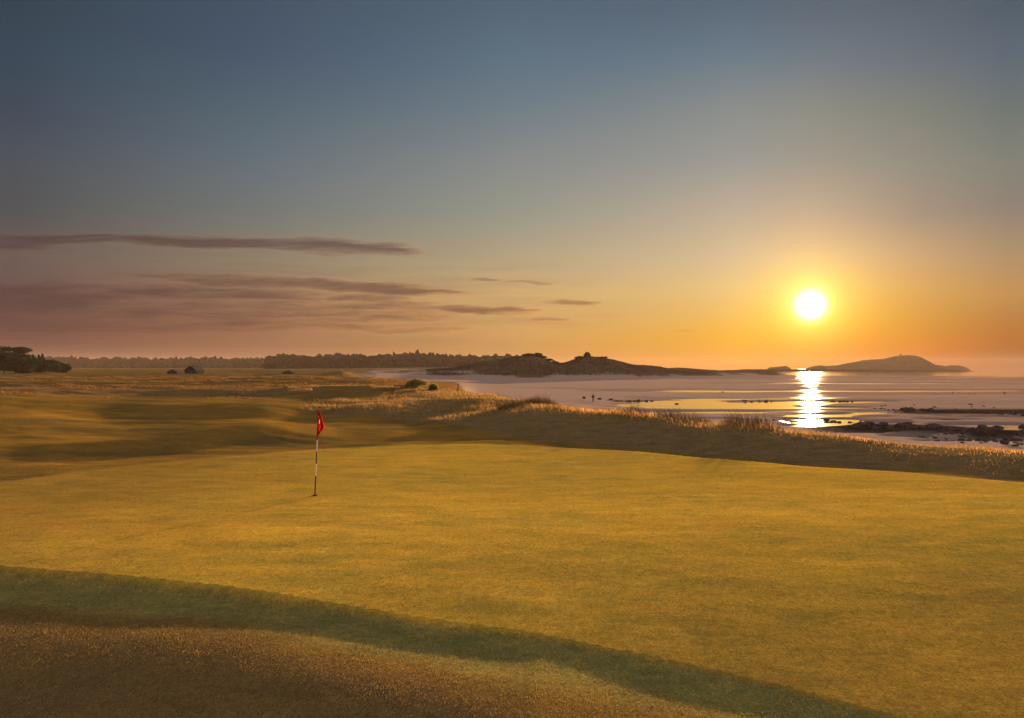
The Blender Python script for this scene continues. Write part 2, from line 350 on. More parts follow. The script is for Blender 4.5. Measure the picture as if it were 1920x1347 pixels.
def ground_mat():
    t = NT('ground_mat')
    g = t.N('ShaderNodeNewGeometry'); pos = g.outputs['Position']
    z1 = t.N('ShaderNodeSeparateColor', in_0=t.N('ShaderNodeAttribute', attribute_name='zone').outputs['Color'])
    z2 = t.N('ShaderNodeSeparateColor', in_0=t.N('ShaderNodeAttribute', attribute_name='zone_b').outputs['Color'])
    green, rough, sand = z1.outputs; reef, fringe, band = z2.outputs
    big = t.noise(t.scale(pos, .18, .35, 1), 1.0, 5, .6)
    mid = t.noise(t.scale(pos, 1.2, 2.2, 1), 1.0, 5, .65)
    fine = t.noise(pos, 38.0, 4, .75)
    spk = t.noise(pos, 120.0, 2, .8)
    # turf colours
    gcol = t.mix(t.mr(big, .36, .66), GREEN_A, GREEN_B)
    gcol = t.mix(t.mr(mid, .38, .66, 0, .65), gcol, GREEN_C)
    shade_brn = t.N('ShaderNodeAttribute', attribute_name='zone_b').outputs['Alpha']
    gcol = t.mix(t.math('MULTIPLY', shade_brn, .75), gcol, (.33, .19, .045))  # dimmer light on the green mixed into its colour
    fw = t.mix(t.mr(big, .38, .62), FAIR_A, FAIR_B)
    rg = t.mix(t.mr(mid, .35, .65), ROUGH_A, ROUGH_B)
    fr = t.mix(t.mr(mid, .35, .65), FRINGE_A, FRINGE_B)
    bd = t.mix(t.mr(mid, .35, .65), BAND_A, BAND_B)
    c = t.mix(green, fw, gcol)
    c = t.mix(fringe, c, fr); c = t.mix(band, c, bd)
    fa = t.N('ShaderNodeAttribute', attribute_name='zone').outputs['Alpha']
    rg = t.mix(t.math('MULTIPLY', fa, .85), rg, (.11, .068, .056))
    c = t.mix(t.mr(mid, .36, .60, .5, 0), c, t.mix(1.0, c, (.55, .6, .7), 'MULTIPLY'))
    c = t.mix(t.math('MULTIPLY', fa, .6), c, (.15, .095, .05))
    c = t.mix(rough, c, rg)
    gr2 = t.noise(t.scale(pos, 15, 9, 15), 1.0, 4, .7)
    c = t.mix(t.mr(gr2, .38, .60, .42, 0), c, t.mix(1.0, c, (.4, .42, .5), 'MULTIPLY'))
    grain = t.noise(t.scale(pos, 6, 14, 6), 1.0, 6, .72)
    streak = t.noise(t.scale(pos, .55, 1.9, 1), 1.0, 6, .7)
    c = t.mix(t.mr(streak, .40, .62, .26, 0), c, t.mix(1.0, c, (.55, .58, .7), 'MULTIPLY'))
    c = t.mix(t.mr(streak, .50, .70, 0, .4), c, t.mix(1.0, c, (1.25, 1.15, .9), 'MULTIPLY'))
    c = t.mix(t.mr(grain, .36, .60, .32, 0), c, t.mix(1.0, c, (.35, .38, .45), 'MULTIPLY'))
    c = t.mix(t.mr(fine, .34, .64, .6, 0), c, (.03, .022, .008))
    c = t.mix(t.mr(spk, .56, .72, 0, .5), c, (.6, .45, .18))
    sfine = t.noise(t.scale(pos, .5, 2, 1), 2.0, 4)
    sd = t.mix(t.mr(sfine, .35, .65), SAND_A, SAND_B)
    c = t.mix(sand, c, sd)
    c = t.mix(reef, c, (.03, .024, .02))
    # wetness of the beach
    sep = t.N('ShaderNodeSeparateXYZ', in_0=pos)
    wn = t.noise(t.scale(pos, .012, .06, 1), 1.0, 4, .6)
    wet = t.mr(t.math('MULTIPLY_ADD', t.math('SUBTRACT', wn, .5), 1.1, sep.outputs[2]), -4.62, -4.95)
    wet = t.math('MULTIPLY', t.math('MULTIPLY', wet, sand), t.math('SUBTRACT', 1.0, reef), clamp=True)
    c = t.mix(t.math('MULTIPLY', wet, .45), c, (.12, .09, .075))
    # bump
    turf = t.noise(pos, 55.0, 3, .7)
    turf2 = t.noise(t.scale(pos, 6, 9, 6), 1.0, 3, .6)
    hgt = t.math('MULTIPLY_ADD', turf2, .8, turf)
    b1 = t.N('ShaderNodeBump', in_Height=hgt, in_Strength=.6)
    t.set(b1, 'Distance', t.mix_f(sand, t.mix_f(rough, .012, .05), .006) if hasattr(t, 'mix_f') else .02)
    rip = t.noise(t.scale(pos, .8, 3.0, 1), 1.0, 3, .6)
    b2 = t.N('ShaderNodeBump', in_Height=rip, in_Strength=.5, in_Distance=.05)
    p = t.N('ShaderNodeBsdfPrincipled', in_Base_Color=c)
    t.set(p, 'Roughness', t.math('MULTIPLY_ADD', wet, -.45, .95))
    t.set(p, 'Specular IOR Level', 0.0)
    b3 = t.N('ShaderNodeBump', in_Height=rip, in_Strength=.3, in_Distance=.008)
    wn2 = t.noise(t.scale(pos, .01, .12, 1, (5, 2, 0)), 1.0, 5, .65)
    nm = t.N('ShaderNodeMix', data_type='VECTOR'); t.set(nm, 0, sand); t.set(nm, 4, b1.outputs[0]); t.set(nm, 5, b2.outputs[0])
    t.set(p, 'Normal', nm.outputs[1])
    # light passing through the blades of turf
    tl = t.N('ShaderNodeBsdfDiffuse', in_Color=c)
    up = t.N('ShaderNodeVectorMath', operation='NORMALIZE')
    gl = t.N('ShaderNodeBsdfGlossy', in_Roughness=.10, in_Color=(.9, .82, .76, 1)); t.set(gl, 'Normal', b3.outputs[0])
    mx = t.N('ShaderNodeMixShader'); t.set(mx, 0, t.math('MULTIPLY', wet, t.mr(wn2, .50, .62, .0, .35))); t.set(mx, 1, p); t.set(mx, 2, gl)
    ms = t.N('ShaderNodeOutputMaterial', in_Surface=mx)
    return t.m

def _mixf(s, f, a, b):
    nd = s.N('ShaderNodeMix', data_type='FLOAT'); s.set(nd, 0, f); s.set(nd, 2, a); s.set(nd, 3, b)
    return nd.outputs[0]
NT.mix_f = _mixf

GREEN_A = (.82, .54, .06); GREEN_B = (.56, .44, .07); GREEN_C = (.76, .44, .06)
FAIR_A = (.42, .23, .035); FAIR_B = (.20, .14, .04)
ROUGH_A = (.20, .16, .07); ROUGH_B = (.36, .23, .10)
FRINGE_A = (.30, .18, .065); FRINGE_B = (.22, .145, .055)
BAND_A = (.31, .31, .09); BAND_B = (.40, .34, .09)
SAND_A = (.38, .28, .235); SAND_B = (.29, .21, .175)

# ------------------------------------------------------------------ camera, light, sky
cam_d = bpy.data.cameras.new('camera'); cam = bpy.data.objects.new('camera', cam_d); COL.objects.link(cam)
cam.location = (0, 0, CAMZ); cam.rotation_euler = (R(90), 0, 0)
cam_d.sensor_width = 36; cam_d.lens = 24; cam_d.shift_y = (HZ - 673.5) / 1920.0
cam_d.clip_end = 20000; cam_d.clip_start = .1
sc.camera = cam

sd = bpy.data.lights.new('sun', 'SUN'); so = bpy.data.objects.new('sun', sd); COL.objects.link(so)
sd.energy = 5.0; sd.angle = R(0.8); sd.color = (1.0, .60, .27)
so.rotation_euler = SUN.to_track_quat('Z', 'Y').to_euler(); so.location = (40, 90, 60)

EXPO = 2.0
SK = 1.0 / 2 ** EXPO

def build_world():
    w = bpy.data.worlds.new('World'); sc.world = w; w.use_nodes = True
    t = NT('w', w)
    dirv = t.N('ShaderNodeTexCoord').outputs['Generated']
    nrm = t.N('ShaderNodeVectorMath', operation='NORMALIZE', in_0=dirv).outputs[0]
    s = t.N('ShaderNodeSeparateXYZ', in_0=nrm)
    x, y, z = s.outputs
    az = t.math('ARCTAN2', x, y)
    el = t.math('ARCSINE', z)
    # columns of the dusk gradient: (photo row, colour)
    gc = {
      30: [(0, (47, 64, 78)), (100, (48, 68, 85)), (200, (57, 70, 86)), (300, (69, 78, 88)), (400, (75, 78, 81)), (480, (98, 83, 81)), (560, (89, 68, 71)), (640, (82, 47, 55)), (689, (70, 47, 47))],
      480: [(0, (62, 80, 99)), (100, (66, 85, 106)), (200, (79, 98, 111)), (300, (95, 108, 118)), (400, (110, 115, 112)), (490, (136, 121, 100)), (560, (138, 110, 86)), (640, (136, 93, 72)), (689, (132, 87, 68))],
      960: [(0, (79, 98, 114)), (100, (89, 110, 127)), (200, (106, 122, 133)), (290, (128, 134, 134)), (400, (146, 147, 134)), (490, (176, 158, 125)), (550, (195, 161, 110)), (630, (194, 149, 89)), (689, (184, 124, 58))],
      1380: [(0, (83, 100, 117)), (100, (100, 119, 134)), (200, (130, 137, 136)), (300, (148, 148, 144)), (400, (181, 166, 146)), (480, (204, 180, 143)), (540, (218, 185, 121)), (630, (226, 164, 42)), (689, (223, 139, 42))],
      1520: [(0, (87, 100, 113)), (100, (104, 117, 129)), (200, (132, 135, 129)), (300, (150, 146, 136)), (400, (184, 162, 139)), (480, (214, 178, 129)), (540, (226, 180, 92)), (600, (228, 164, 30)), (640, (222, 138, 5)), (689, (200, 108, 5))],
      1720: [(0, (83, 96, 107)), (100, (97, 108, 120)), (200, (119, 124, 118)), (300, (135, 134, 124)), (400, (152, 137, 122)), (480, (190, 155, 115)), (540, (204, 154, 86)), (600, (198, 138, 50)), (650, (200, 112, 22)), (689, (160, 72, 10))],
      1890: [(0, (74, 89, 102)), (100, (85, 100, 115)), (200, (101, 112, 111)), (300, (119, 123, 115)), (390, (131, 122, 113)), (480, (163, 135, 102)), (550, (180, 133, 78)), (640, (158, 84, 20)), (689, (96, 22, 13))],
    }
    elmax = 1.0
    cur = None; prev = None
    for px, stops in gc.items():
        u = (px - 960) / F; ca = math.cos(math.atan(u))
        sts = []
        for py, c in stops:
            e = math.atan((HZ - py) / F * ca) / elmax
            sts.append((max(e, 0), lin(c)))
        top = sts[0]
        sts = sorted(sts + [(min(top[0] + .12, .9), top[1]), (min(top[0] + .38, .99), (.42, .42, .47))])  # sky above the frame, brightened to fill the shadows
        col = t.ramp(t.math('DIVIDE', t.math('MAXIMUM', el, 0.0), elmax), sts)
        a = math.atan(u)
        if cur is None: cur = col
        else: cur = t.mix(t.mr(az, prev, a, 0, 1, 'LINEAR'), cur, col)
        prev = a
    # unseen sky behind the camera, brightened to fill the shadows
    back_fill = t.mr(y, .2, -.6, 0, 1)
    cur = t.mix(back_fill, cur, (.62, .49, .44))
    # clouds laid out on the sky by direction
    yy = t.math('MAXIMUM', y, .05)
    u = t.math('DIVIDE', x, yy); v = t.math('DIVIDE', z, yy)
    uv = t.N('ShaderNodeCombineXYZ'); t.set(uv, 0, u); t.set(uv, 1, v)
    wn = t.N('ShaderNodeTexNoise'); t.set(wn, 'Vector', t.scale(uv.outputs[0], 6, 40, 1)); wn.inputs['Scale'].default_value = 1.0
    wn.inputs['Detail'].default_value = 6; wn.inputs['Roughness'].default_value = .62
    wsub = t.N('ShaderNodeVectorMath', operation='SUBTRACT', in_0=wn.outputs['Color'], in_1=(.5, .5, .5))
    wmul = t.N('ShaderNodeVectorMath', operation='MULTIPLY', in_0=wsub.outputs[0], in_1=(.08, .024, 0))
    uvw = t.N('ShaderNodeVectorMath', operation='ADD', in_0=uv.outputs[0], in_1=wmul.outputs[0]).outputs[0]
    wisp = t.noise(t.scale(uvw, 8, 110, 1), 1.0, 7, .66)
    # px, py, half length, half height, fall (py per px), strength
    streaks = [
      (420, 457, 380, 11, .045, 1.0), (640, 463, 165, 13, .05, .8), (170, 447, 330, 9, .0, .75), (-40, 455, 180, 12, 0, .6),
      (500, 530, 340, 9, .05, .55), (650, 536, 230, 9, .07, .9), (790, 547, 110, 6, .06, .7),
      (330, 548, 330, 12, .02, .65), (60, 560, 260, 22, .02, .75), (180, 580, 220, 11, .0, .55),
      (690, 558, 90, 6, .03, .6), (560, 578, 150, 6, .02, .4), (900, 580, 130, 5, .045, .7), (740, 568, 120, 5, .02, .4),
      (230, 592, 460, 40, .0, .45), (620, 585, 330, 24, .02, .4), (120, 610, 300, 14, .0, .5), (350, 602, 260, 9, .01, .5), (1068, 570, 52, 4, .01, .75), (905, 524, 40, 3, .04, .6), (985, 530, 60, 3, .04, .35),
      (660, 606, 200, 10, .02, .35), (760, 618, 140, 5, .01, .35), (480, 590, 220, 8, .0, .35), (1040, 597, 60, 3, 0, .2), (1280, 620, 40, 2, 0, .25),
    ]
    tot = None
    for (px, py, a, b, fall, st) in streaks:
        cx = (px - 960) / F; cy = (HZ - py) / F; A = a * 1.05 / F; B = b * (1.15 if b > 10 and a > 300 else 1.5) / F
        ang = math.atan(-fall)
        # rotate/scale about the centre
        m = t.N('ShaderNodeVectorMath', operation='SUBTRACT', in_0=uvw, in_1=(cx, cy, 0)).outputs[0]
        m = t.scale(m, 1, 1, 1, rot=(0, 0, -ang))
        m = t.N('ShaderNodeVectorMath', operation='MULTIPLY', in_0=m, in_1=(1 / A, 1 / B, 0)).outputs[0]
        ln = t.N('ShaderNodeVectorMath', operation='LENGTH', in_0=m).outputs['Value']
        k = t.mr(ln, 1.25, .35, 0, min(1.0, st * .8 + .25), 'SMOOTHSTEP')
        tot = k if tot is None else t.math('MAXIMUM', tot, k)
    vv = t.math('MULTIPLY_ADD', t.math('SUBTRACT', wisp, .5), 2.2, tot)
    cm = t.math('MULTIPLY', t.mr(vv, .15, 1.0), t.mr(tot, .02, .32), clamp=True)
    rim = t.math('MULTIPLY', t.mr(vv, .0, .30), t.mr(tot, .02, .2), clamp=True)
    front = t.mr(y, .05, .3)
    cm = t.math('MULTIPLY', cm, front)
    dark = t.mix(1.0, cur, (.50, .37, .43), 'MULTIPLY')
    dark = t.mix(.3, dark, lin((92, 70, 72)))
    # thin bright veils between them
    veil = t.noise(t.scale(uvw, 4, 55, 1, (3.1, 1.7, 0)), 1.0, 6, .62)
    region = t.math('MULTIPLY', t.mr(v, .0, .06), t.mr(v, .19, .12))
    region = t.math('MULTIPLY', region, t.mr(u, .25, -.02, 0, 1))
    region = t.math('MULTIPLY', region, front)
    lift = t.mix(1.0, cur, (1.22, 1.08, .95), 'MULTIPLY')
    cur = t.mix(t.math('MULTIPLY', region, t.mr(veil, .5, .68, 0, .75)), cur, lift)
    dim = t.mix(1.0, cur, (.80, .72, .80), 'MULTIPLY')
    cur = t.mix(t.math('MULTIPLY', region, t.mr(veil, .5, .34, 0, .6)), cur, dim)
    cur = t.mix(t.math('MULTIPLY', rim, .5), cur, t.mix(1.0, cur, (1.30, 1.10, .98), 'MULTIPLY'))
    cur = t.mix(t.math('MULTIPLY', cm, .92), cur, dark)
    # glow round the sun
    dt = t.N('ShaderNodeVectorMath', operation='DOT_PRODUCT', in_0=nrm, in_1=tuple(SUN)).outputs['Value']
    ang = t.math('ARCCOSINE', t.math('MINIMUM', dt, .9999999))     # radians
    def glow(sig, col, amp):
        e = t.math('EXPONENT', t.math('MULTIPLY', t.math('POWER', t.math('DIVIDE', ang, sig), 2.0), -1.0))
        return t.mix(1.0, (col[0] * amp, col[1] * amp, col[2] * amp), e, 'MULTIPLY')
    g = glow(.20, (1, .55, .22), .02)
    g = t.mix(1.0, g, glow(.085, (1, .66, .12), .30), 'ADD')
    g = t.mix(1.0, g, glow(.038, (1, .85, .20), .62), 'ADD')
    g = t.mix(1.0, g, glow(.0126, (1, .86, .62), 9.0), 'ADD')
    cur = t.mix(1.0, cur, g, 'ADD')
    sky = t.N('ShaderNodeTexSky', sky_type='NISHITA', sun_disc=False)
    sky.sun_elevation = math.asin(SUN.z); sky.sun_rotation = math.atan2(SUN.x, SUN.y)
    sky.air_density = 1.2; sky.dust_density = 2.0
    bg1 = t.N('ShaderNodeBackground', in_Color=cur); bg1.inputs[1].default_value = SK
    bg2 = t.N('ShaderNodeBackground', in_Color=sky.outputs[0]); bg2.inputs[1].default_value = .0006
    add = t.N('ShaderNodeAddShader'); t.set(add, 0, bg1); t.set(add, 1, bg2)
    t.N('ShaderNodeOutputWorld', in_Surface=add)
build_world()

# haze
def build_haze():
    bm = bmesh.new(); box(bm, -1900, 3300, -620, 3700, -9, 46)
    t = NT('haze_air')
    pv = t.N('ShaderNodeVolumePrincipled')
    pv.inputs['Color'].default_value = (1, .82, .70, 1); pv.inputs['Density'].default_value = HAZE
    pv.inputs['Anisotropy'].default_value = 0.0
    t.N('ShaderNodeOutputMaterial', in_Volume=pv)
    tag(bm_obj('haze', bm, t.m), kind='stuff')
HAZE = 0.00007
build_haze()

# ------------------------------------------------------------------ water
def water_mat():
    t = NT('sea_water')
    pos = t.N('ShaderNodeNewGeometry').outputs['Position']
    n1 = t.noise(t.scale(pos, .35, 1.1, 1), 1.0, 4, .6)
    n2 = t.noise(t.scale(pos, .03, .15, 1), 1.0, 3, .6)
    h = t.math('MULTIPLY_ADD', n2, 1.5, n1)
    b = t.N('ShaderNodeBump', in_Height=h, in_Strength=.3, in_Distance=.009)
    p = t.N('ShaderNodeBsdfPrincipled', in_Base_Color=t.mix(t.mr(n2, .35, .65), (.17, .14, .135), (.22, .19, .18)))
    t.set(p, 'Roughness', t.mr(n2, .35, .65, .03, .07)); p.inputs['IOR'].default_value = 1.33; p.inputs['Specular Tint'].default_value = (.85, .82, .86, 1)
    t.set(p, 'Normal', b.outputs[0])
    t.N('ShaderNodeOutputMaterial', in_Surface=p)
    return t.m
bm = bmesh.new()
vs = [bm.verts.new(p) for p in ((-1480, 120, -5), (20, 40, -5), (3200, 40, -5), (3200, 3600, -5), (-1480, 3600, -5))]
bm.faces.new(vs)
tag(bm_obj('sea_water', bm, water_mat()), kind='structure')

GM = ground_mat()
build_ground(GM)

# ------------------------------------------------------------------ grass blades
def blades(name, X, Y, H, W, mat, lean=.35, base_sink=.02, wind=(-.25, -.1), label=None):
    n = len(X); Z = height(X, Y) - base_sink
    th = RNG.uniform(0, 2 * math.pi, n)
    dx = np.cos(th) * W / 2; dy = np.sin(th) * W / 2
    la = RNG.uniform(0, 2 * math.pi, n); lm = H * lean * RNG.uniform(.2, 1.2, n)
    lx = np.cos(la) * lm + wind[0] * H; ly = np.sin(la) * lm + wind[1] * H
    P = np.empty((n, 5, 3))
    P[:, 0] = np.stack([X - dx, Y - dy, Z], 1); P[:, 1] = np.stack([X + dx, Y + dy, Z], 1)
    P[:, 2] = np.stack([X + dx * .8 + lx * .3, Y + dy * .8 + ly * .3, Z + H * .55], 1)
    P[:, 3] = np.stack([X - dx * .8 + lx * .3, Y - dy * .8 + ly * .3, Z + H * .55], 1)
    P[:, 4] = np.stack([X + lx, Y + ly, Z + H], 1)
    me = bpy.data.meshes.new(name)
    me.vertices.add(n * 5); me.vertices.foreach_set('co', P.astype(np.float32).ravel())
    b = (np.arange(n) * 5)[:, None]
    loops = (b + np.array([0, 1, 2, 3, 3, 2, 4])[None, :]).astype(np.int32)
    me.loops.add(n * 7); me.loops.foreach_set('vertex_index', loops.ravel())
    me.polygons.add(n * 2)
    ls = (np.arange(n) * 7)[:, None] + np.array([0, 4])[None, :]
    me.polygons.foreach_set('loop_start', ls.astype(np.int32).ravel())
    me.polygons.foreach_set('loop_total', np.tile([4, 3], n).astype(np.int32))
    me.update(calc_edges=True)
    o = link(name, me, mat); tag(o, label, 'grass', kind='stuff')
    return o

def scatter(n, px0, px1, d0, d1):
    """uniform over the ground between depths d0..d1"""
    D = np.sqrt(RNG.uniform(d0 ** 2, d1 ** 2, n)); px = RNG.uniform(px0, px1, n)
    return (px - 960) / F * D, D, px

# tall dune grass
X, Y, px = scatter(330000, 540, 1990, 19, 72)
_, D, g, rgh, nz, dd = zones(X, Y)
Zt = height(X, Y)
crest = knot(8, px)
clump = fbm(X * .45, Y * .45, 201, 4)
rel = (Y - crest)
dens = np.exp(-(np.clip(rel + 1.2, -99, 0) / 1.5) ** 2) * .8 + .08 + .30 * sstep(.15, .5, fbm(X * .5, Y * .7, 207, 3))
dens = np.where(px < 860, .55, dens)
keep = (rgh > .7) & (Zt > -2.6) & (RNG.uniform(0, 1, len(X)) < dens * (.35 + 1.3 * sstep(-.3, .5, clump)))
keep &= ~((px > 1450) & (RNG.uniform(0, 1, len(X)) < .35))
X, Y, px, clump, rel = X[keep], Y[keep], px[keep], clump[keep], rel[keep]
hh = .09 + .05 * sstep(.1, .6, clump) + .19 * sstep(-2.5, .6, rel) * (.5 + .8 * sstep(-.2, .6, clump))
hh *= np.interp(px, [540, 860, 1000, 1400, 1560, 1920], [.8, .8, 1.1, 1.15, .62, .5])
tall = (clump > .16) & (px > 930) & (px < 1470) & (rel > .7)
hh = np.where(tall, hh * (1.0 + .95 * sstep(.16, .7, clump)), hh)
H = hh * RNG.uniform(.55, 1.25, len(X))
M_DUNE = leaf_mat('dune_grass_blade', (.17, .145, .06), (.38, .265, .105), .28, (.5, .28, .1), .22)
M_TALL_BACKLIT = leaf_mat('backlit_marram_blade', (.09, .07, .04), (.17, .12, .06), .12, None, .5)  # tall tufts coloured dark to look backlit
M_LINK = leaf_mat('links_blade', (.11, .07, .03), (.23, .13, .05), .25, (.34, .17, .06), .12)
M_FAR = leaf_mat('far_dune_blade', (.06, .036, .03), (.11, .066, .054), .05, None, .05)
M_LIT_TIP = leaf_mat('lit_crest_blade', (.45, .24, .08), (.62, .34, .14), .5, (.7, .36, .12), .5)  # sunlit crest tips painted as a golden copy of the dune blades
gold = (np.abs(rel + .3 + 1.2 * fbm(X * .2, Y * .2, 77, 3)) < .9) & (RNG.uniform(0, 1, len(X)) < .15 + .6 * sstep(-.25, .35, fbm(X * .6, Y * .6, 78, 3)))
gold &= ~tall
blades('marram_grass', X[tall], Y[tall], H[tall], RNG.uniform(.012, .03, tall.sum()), M_TALL_BACKLIT, .5, label='tall marram tufts coloured dark as if backlit, standing up against the beach')
dn = ~gold & ~tall
blades('dune_grass', X[dn], Y[dn], H[dn], RNG.uniform(.012, .032, dn.sum()), M_DUNE, .45, label='tall windblown dune grass covering the ridge above the beach')
blades('lit_crest_grass', X[gold], Y[gold], H[gold] * .85, RNG.uniform(.010, .026, gold.sum()), M_LIT_TIP, .3, label='dune grass along the crest, coloured golden as if sunlit')

# clumps of scrub grass on the far dunes
X, Y, px = scatter(60000, 800, 1330, 360, 520)
zz = height(X, Y); cl = fbm(X * .05, Y * .05, 231, 4)
keep = (zz > -1.6) & (cl > -.25)
X, Y, cl = X[keep], Y[keep], cl[keep]
H = (.2 + .6 * sstep(-.1, .5, cl)) * RNG.uniform(.5, 1.3, len(X)) * np.interp(X / Y, [.03, .2, .27], [1, 1, .3])
blades('scrub_grass', X, Y, H, RNG.uniform(.3, .7, len(X)), M_FAR, .4, label='scrubby vegetation covering the far dunes across the bay')
# tufts on the links rough to the left and between the fairways
X, Y, px = scatter(260000, -80, 900, 36, 190)
_, D, g, rgh, nz, dd = zones(X, Y)
cl = fbm(X * .25, Y * .4, 211, 4)
keep = ((rgh > .35) | ((cl > .45) & (Y > 62))) & ((px < 760) | (Y > 62)) & (RNG.uniform(0, 1, len(X)) < .25 + .9 * sstep(-.1, .4, cl)) & (height(X, Y) > -2)
X, Y = X[keep], Y[keep]
H = (.07 + .16 * sstep(-.1, .6, cl[keep])) * RNG.uniform(.6, 1.3, len(X))
blades('links_grass', X, Y, H, .03 + .0006 * Y * RNG.uniform(.5, 1.3, len(X)), M_LINK, .5, label='patchy long rough between the fairways on the left')
# short turf in the foreground fringe
X, Y, px = scatter(260000, -60, 1800, 4.6, 11.2)
Dk = knot(4, px)
keep = (Y < Dk - .01)  & (RNG.uniform(0, 1, len(X)) < .7)
X, Y, px = X[keep], Y[keep], px[keep]
cl = fbm(X * 3, Y * 3, 301, 3)
H = RNG.uniform(.007, .020, len(X)) * (1 + .5 * cl)
M_TURF = leaf_mat('fringe_blade', (.17, .13, .05), (.33, .22, .08), .28, (.5, .32, .08), 1.2)
blades('fringe_grass', X, Y, H, RNG.uniform(.003, .006, len(X)), M_TURF, .8, .003, (-.1, 0), label='short coarse fringe grass in front of the putting green')

# ------------------------------------------------------------------ flag
M_WHITE = simple_mat('stick_white', (.82, .78, .72), rough=.35, scale=8)
M_MAROON = simple_mat('stick_dark_red', (.10, .018, .015), rough=.35, scale=8)
def flag_mat():
    t = NT('red_flag_cloth')
    pos = t.N('ShaderNodeTexCoord').outputs['Object']
    n = t.noise(pos, 9, 3)
    c = t.mix(t.mr(n, .35, .65), (.42, .015, .022), (.28, .01, .035))
    msk = None
    for (cx, cz, ax, az, rot) in ((.118, 1.862, .013, .036, .25), (.112, 1.818, .012, .034, -.35), (.124, 1.826, .030, .011, -.5), (.103, 1.786, .022, .009, .3)):
        v = t.N('ShaderNodeVectorMath', operation='SUBTRACT', in_0=pos, in_1=(cx, 0, cz)).outputs[0]
        v = t.scale(v, 1, 1, 1, rot=(0, rot, 0))
        v = t.N('ShaderNodeVectorMath', operation='MULTIPLY', in_0=v, in_1=(1 / ax, 0, 1 / az)).outputs[0]
        k = t.mr(t.N('ShaderNodeVectorMath', operation='LENGTH', in_0=v).outputs['Value'], 1.1, .85)
        msk = k if msk is None else t.math('MAXIMUM', msk, k)
    c = t.mix(msk, c, (.75, .7, .78))
    d = t.N('ShaderNodeBsdfDiffuse', in_Color=c); tr = t.N('ShaderNodeBsdfTranslucent', in_Color=t.mix(msk, (.5, .02, .02), (.6, .5, .5)))
    m = t.N('ShaderNodeMixShader', in_0=.45); t.set(m, 1, d); t.set(m, 2, tr)
    t.N('ShaderNodeOutputMaterial', in_Surface=m)
    return t.m
fx, fy, fz = at(590.5, 16.83)
fl = empty('golf_flag', (fx, fy, fz))
tag(fl, 'red golf flag hanging limp on a striped flagstick in the cup', 'golf flag')
LEAN = Vector((.041, 0, 1)).normalized()
def on(h): return LEAN * h
px_m = 16.83 / F
secs = [(-.10, 37, 'm'), (37, 59.5, 'w'), (59.5, 82, 'm'), (82, 104.5, 'w'), (104.5, 127, 'm'), (127, 150, 'w'), (150, 163, 'm')]
for a, b, c in secs:
    a *= px_m; b *= px_m
    bm = bmesh.new(); ra = .017 - .0025 * a; rb = .017 - .0025 * b
    tube(bm, [on(a + .0005), on(b - .0005)], [ra, rb], 10)
    bm_obj('pole_stripe', bm, M_WHITE if c == 'w' else M_MAROON, fl, False)
# drooping flag: cloth hung from a point, folding down along the stick
def flag_cloth():
    nu, nv = 26, 30
    bm = bmesh.new(); grid = []
    top, bot = 161 * px_m, 113 * px_m
    for j in range(nv + 1):
        v = j / nv; row = []
        # right-hand outline of the drooping cloth (photo pixels right of the stick)
        wR = np.interp(v, [0, .12, .3, .5, .66, .74, .84, .93, 1], [1.5, 4, 7.5, 11, 13.6, 12, 7.5, 4.5, 1.5]) * px_m
        for i in range(nu + 1):
            u = i / nu
            z = top + (bot - top) * v - .035 * math.sin(u * math.pi) * v
            x = wR * u + .008 * math.sin(u * 19 + v * 3) * (1 - abs(2 * u - 1)) 
            y = -.015 - .075 * math.sin(u * 11.0 + v * 2.2) * (.3 + v * .8) * (1 - .55 * v * v) * min(1, u * 4)
            p = on(z) + Vector((x - .012, y, 0)); row.append(bm.verts.new(p))
        grid.append(row)
    for j in range(nv):
        for i in range(nu):
            bm.faces.new((grid[j][i], grid[j][i + 1], grid[j + 1][i + 1], grid[j + 1][i]))
    bmesh.ops.solidify(bm, geom=bm.faces[:], thickness=.0015)
    return bm
fc = bm_obj('flag', flag_cloth(), flag_mat(), fl, True)
# cup
cup = empty('hole_cup', (fx, fy, fz)); tag(cup, 'golf hole at the foot of the flagstick, its inner shade a flat dark disc', 'golf hole')
bm = bmesh.new(); bmesh.ops.create_circle(bm, cap_ends=True, segments=28, radius=.054)
bmesh.ops.translate(bm, verts=bm.verts, vec=(0, 0, .006)); bm_obj('cup_shade_disc', bm, simple_mat('cup_shade', (.015, .01, .008)), cup)  # flat near-black disc above the turf paints the shaded inside of the hole
bm = bmesh.new()
for k in range(28):
    a0, a1 = 2 * math.pi * k / 28, 2 * math.pi * (k + 1) / 28
    pr = [[(rr * math.cos(a), rr * math.sin(a), zz) for rr, zz in ((.054, .002), (.054, .014), (.061, .014), (.064, .002))] for a in (a0, a1)]
    va = [bm.verts.new(p) for p in pr[0]]; vb = [bm.verts.new(p) for p in pr[1]]
    for i in range(3): bm.faces.new((va[i], va[i + 1], vb[i + 1], vb[i]))
bmesh.ops.remove_doubles(bm, verts=bm.verts, dist=1e-4)
bm_obj('rim', bm, simple_mat('cup_rim', (.10, .05, .03)), cup)

# ------------------------------------------------------------------ trees and woods
M_BARK = simple_mat('bark', (.06, .045, .035), rough=.9, scale=3)
M_PINE = leaf_mat('pine_foliage', (.014, .018, .013), (.035, .036, .024), .15, None, .25)
M_WOOD = leaf_mat('woodland_foliage', (.010, .009, .008), (.026, .02, .016), .1, None, .05)
M_BUSH = leaf_mat('bush_foliage', (.09, .11, .035), (.24, .22, .06), .4, (.3, .25, .06), 1.0)
M_SCRUB = leaf_mat('scrub_foliage', (.04, .035, .02), (.08, .06, .035), .2, None, .2)

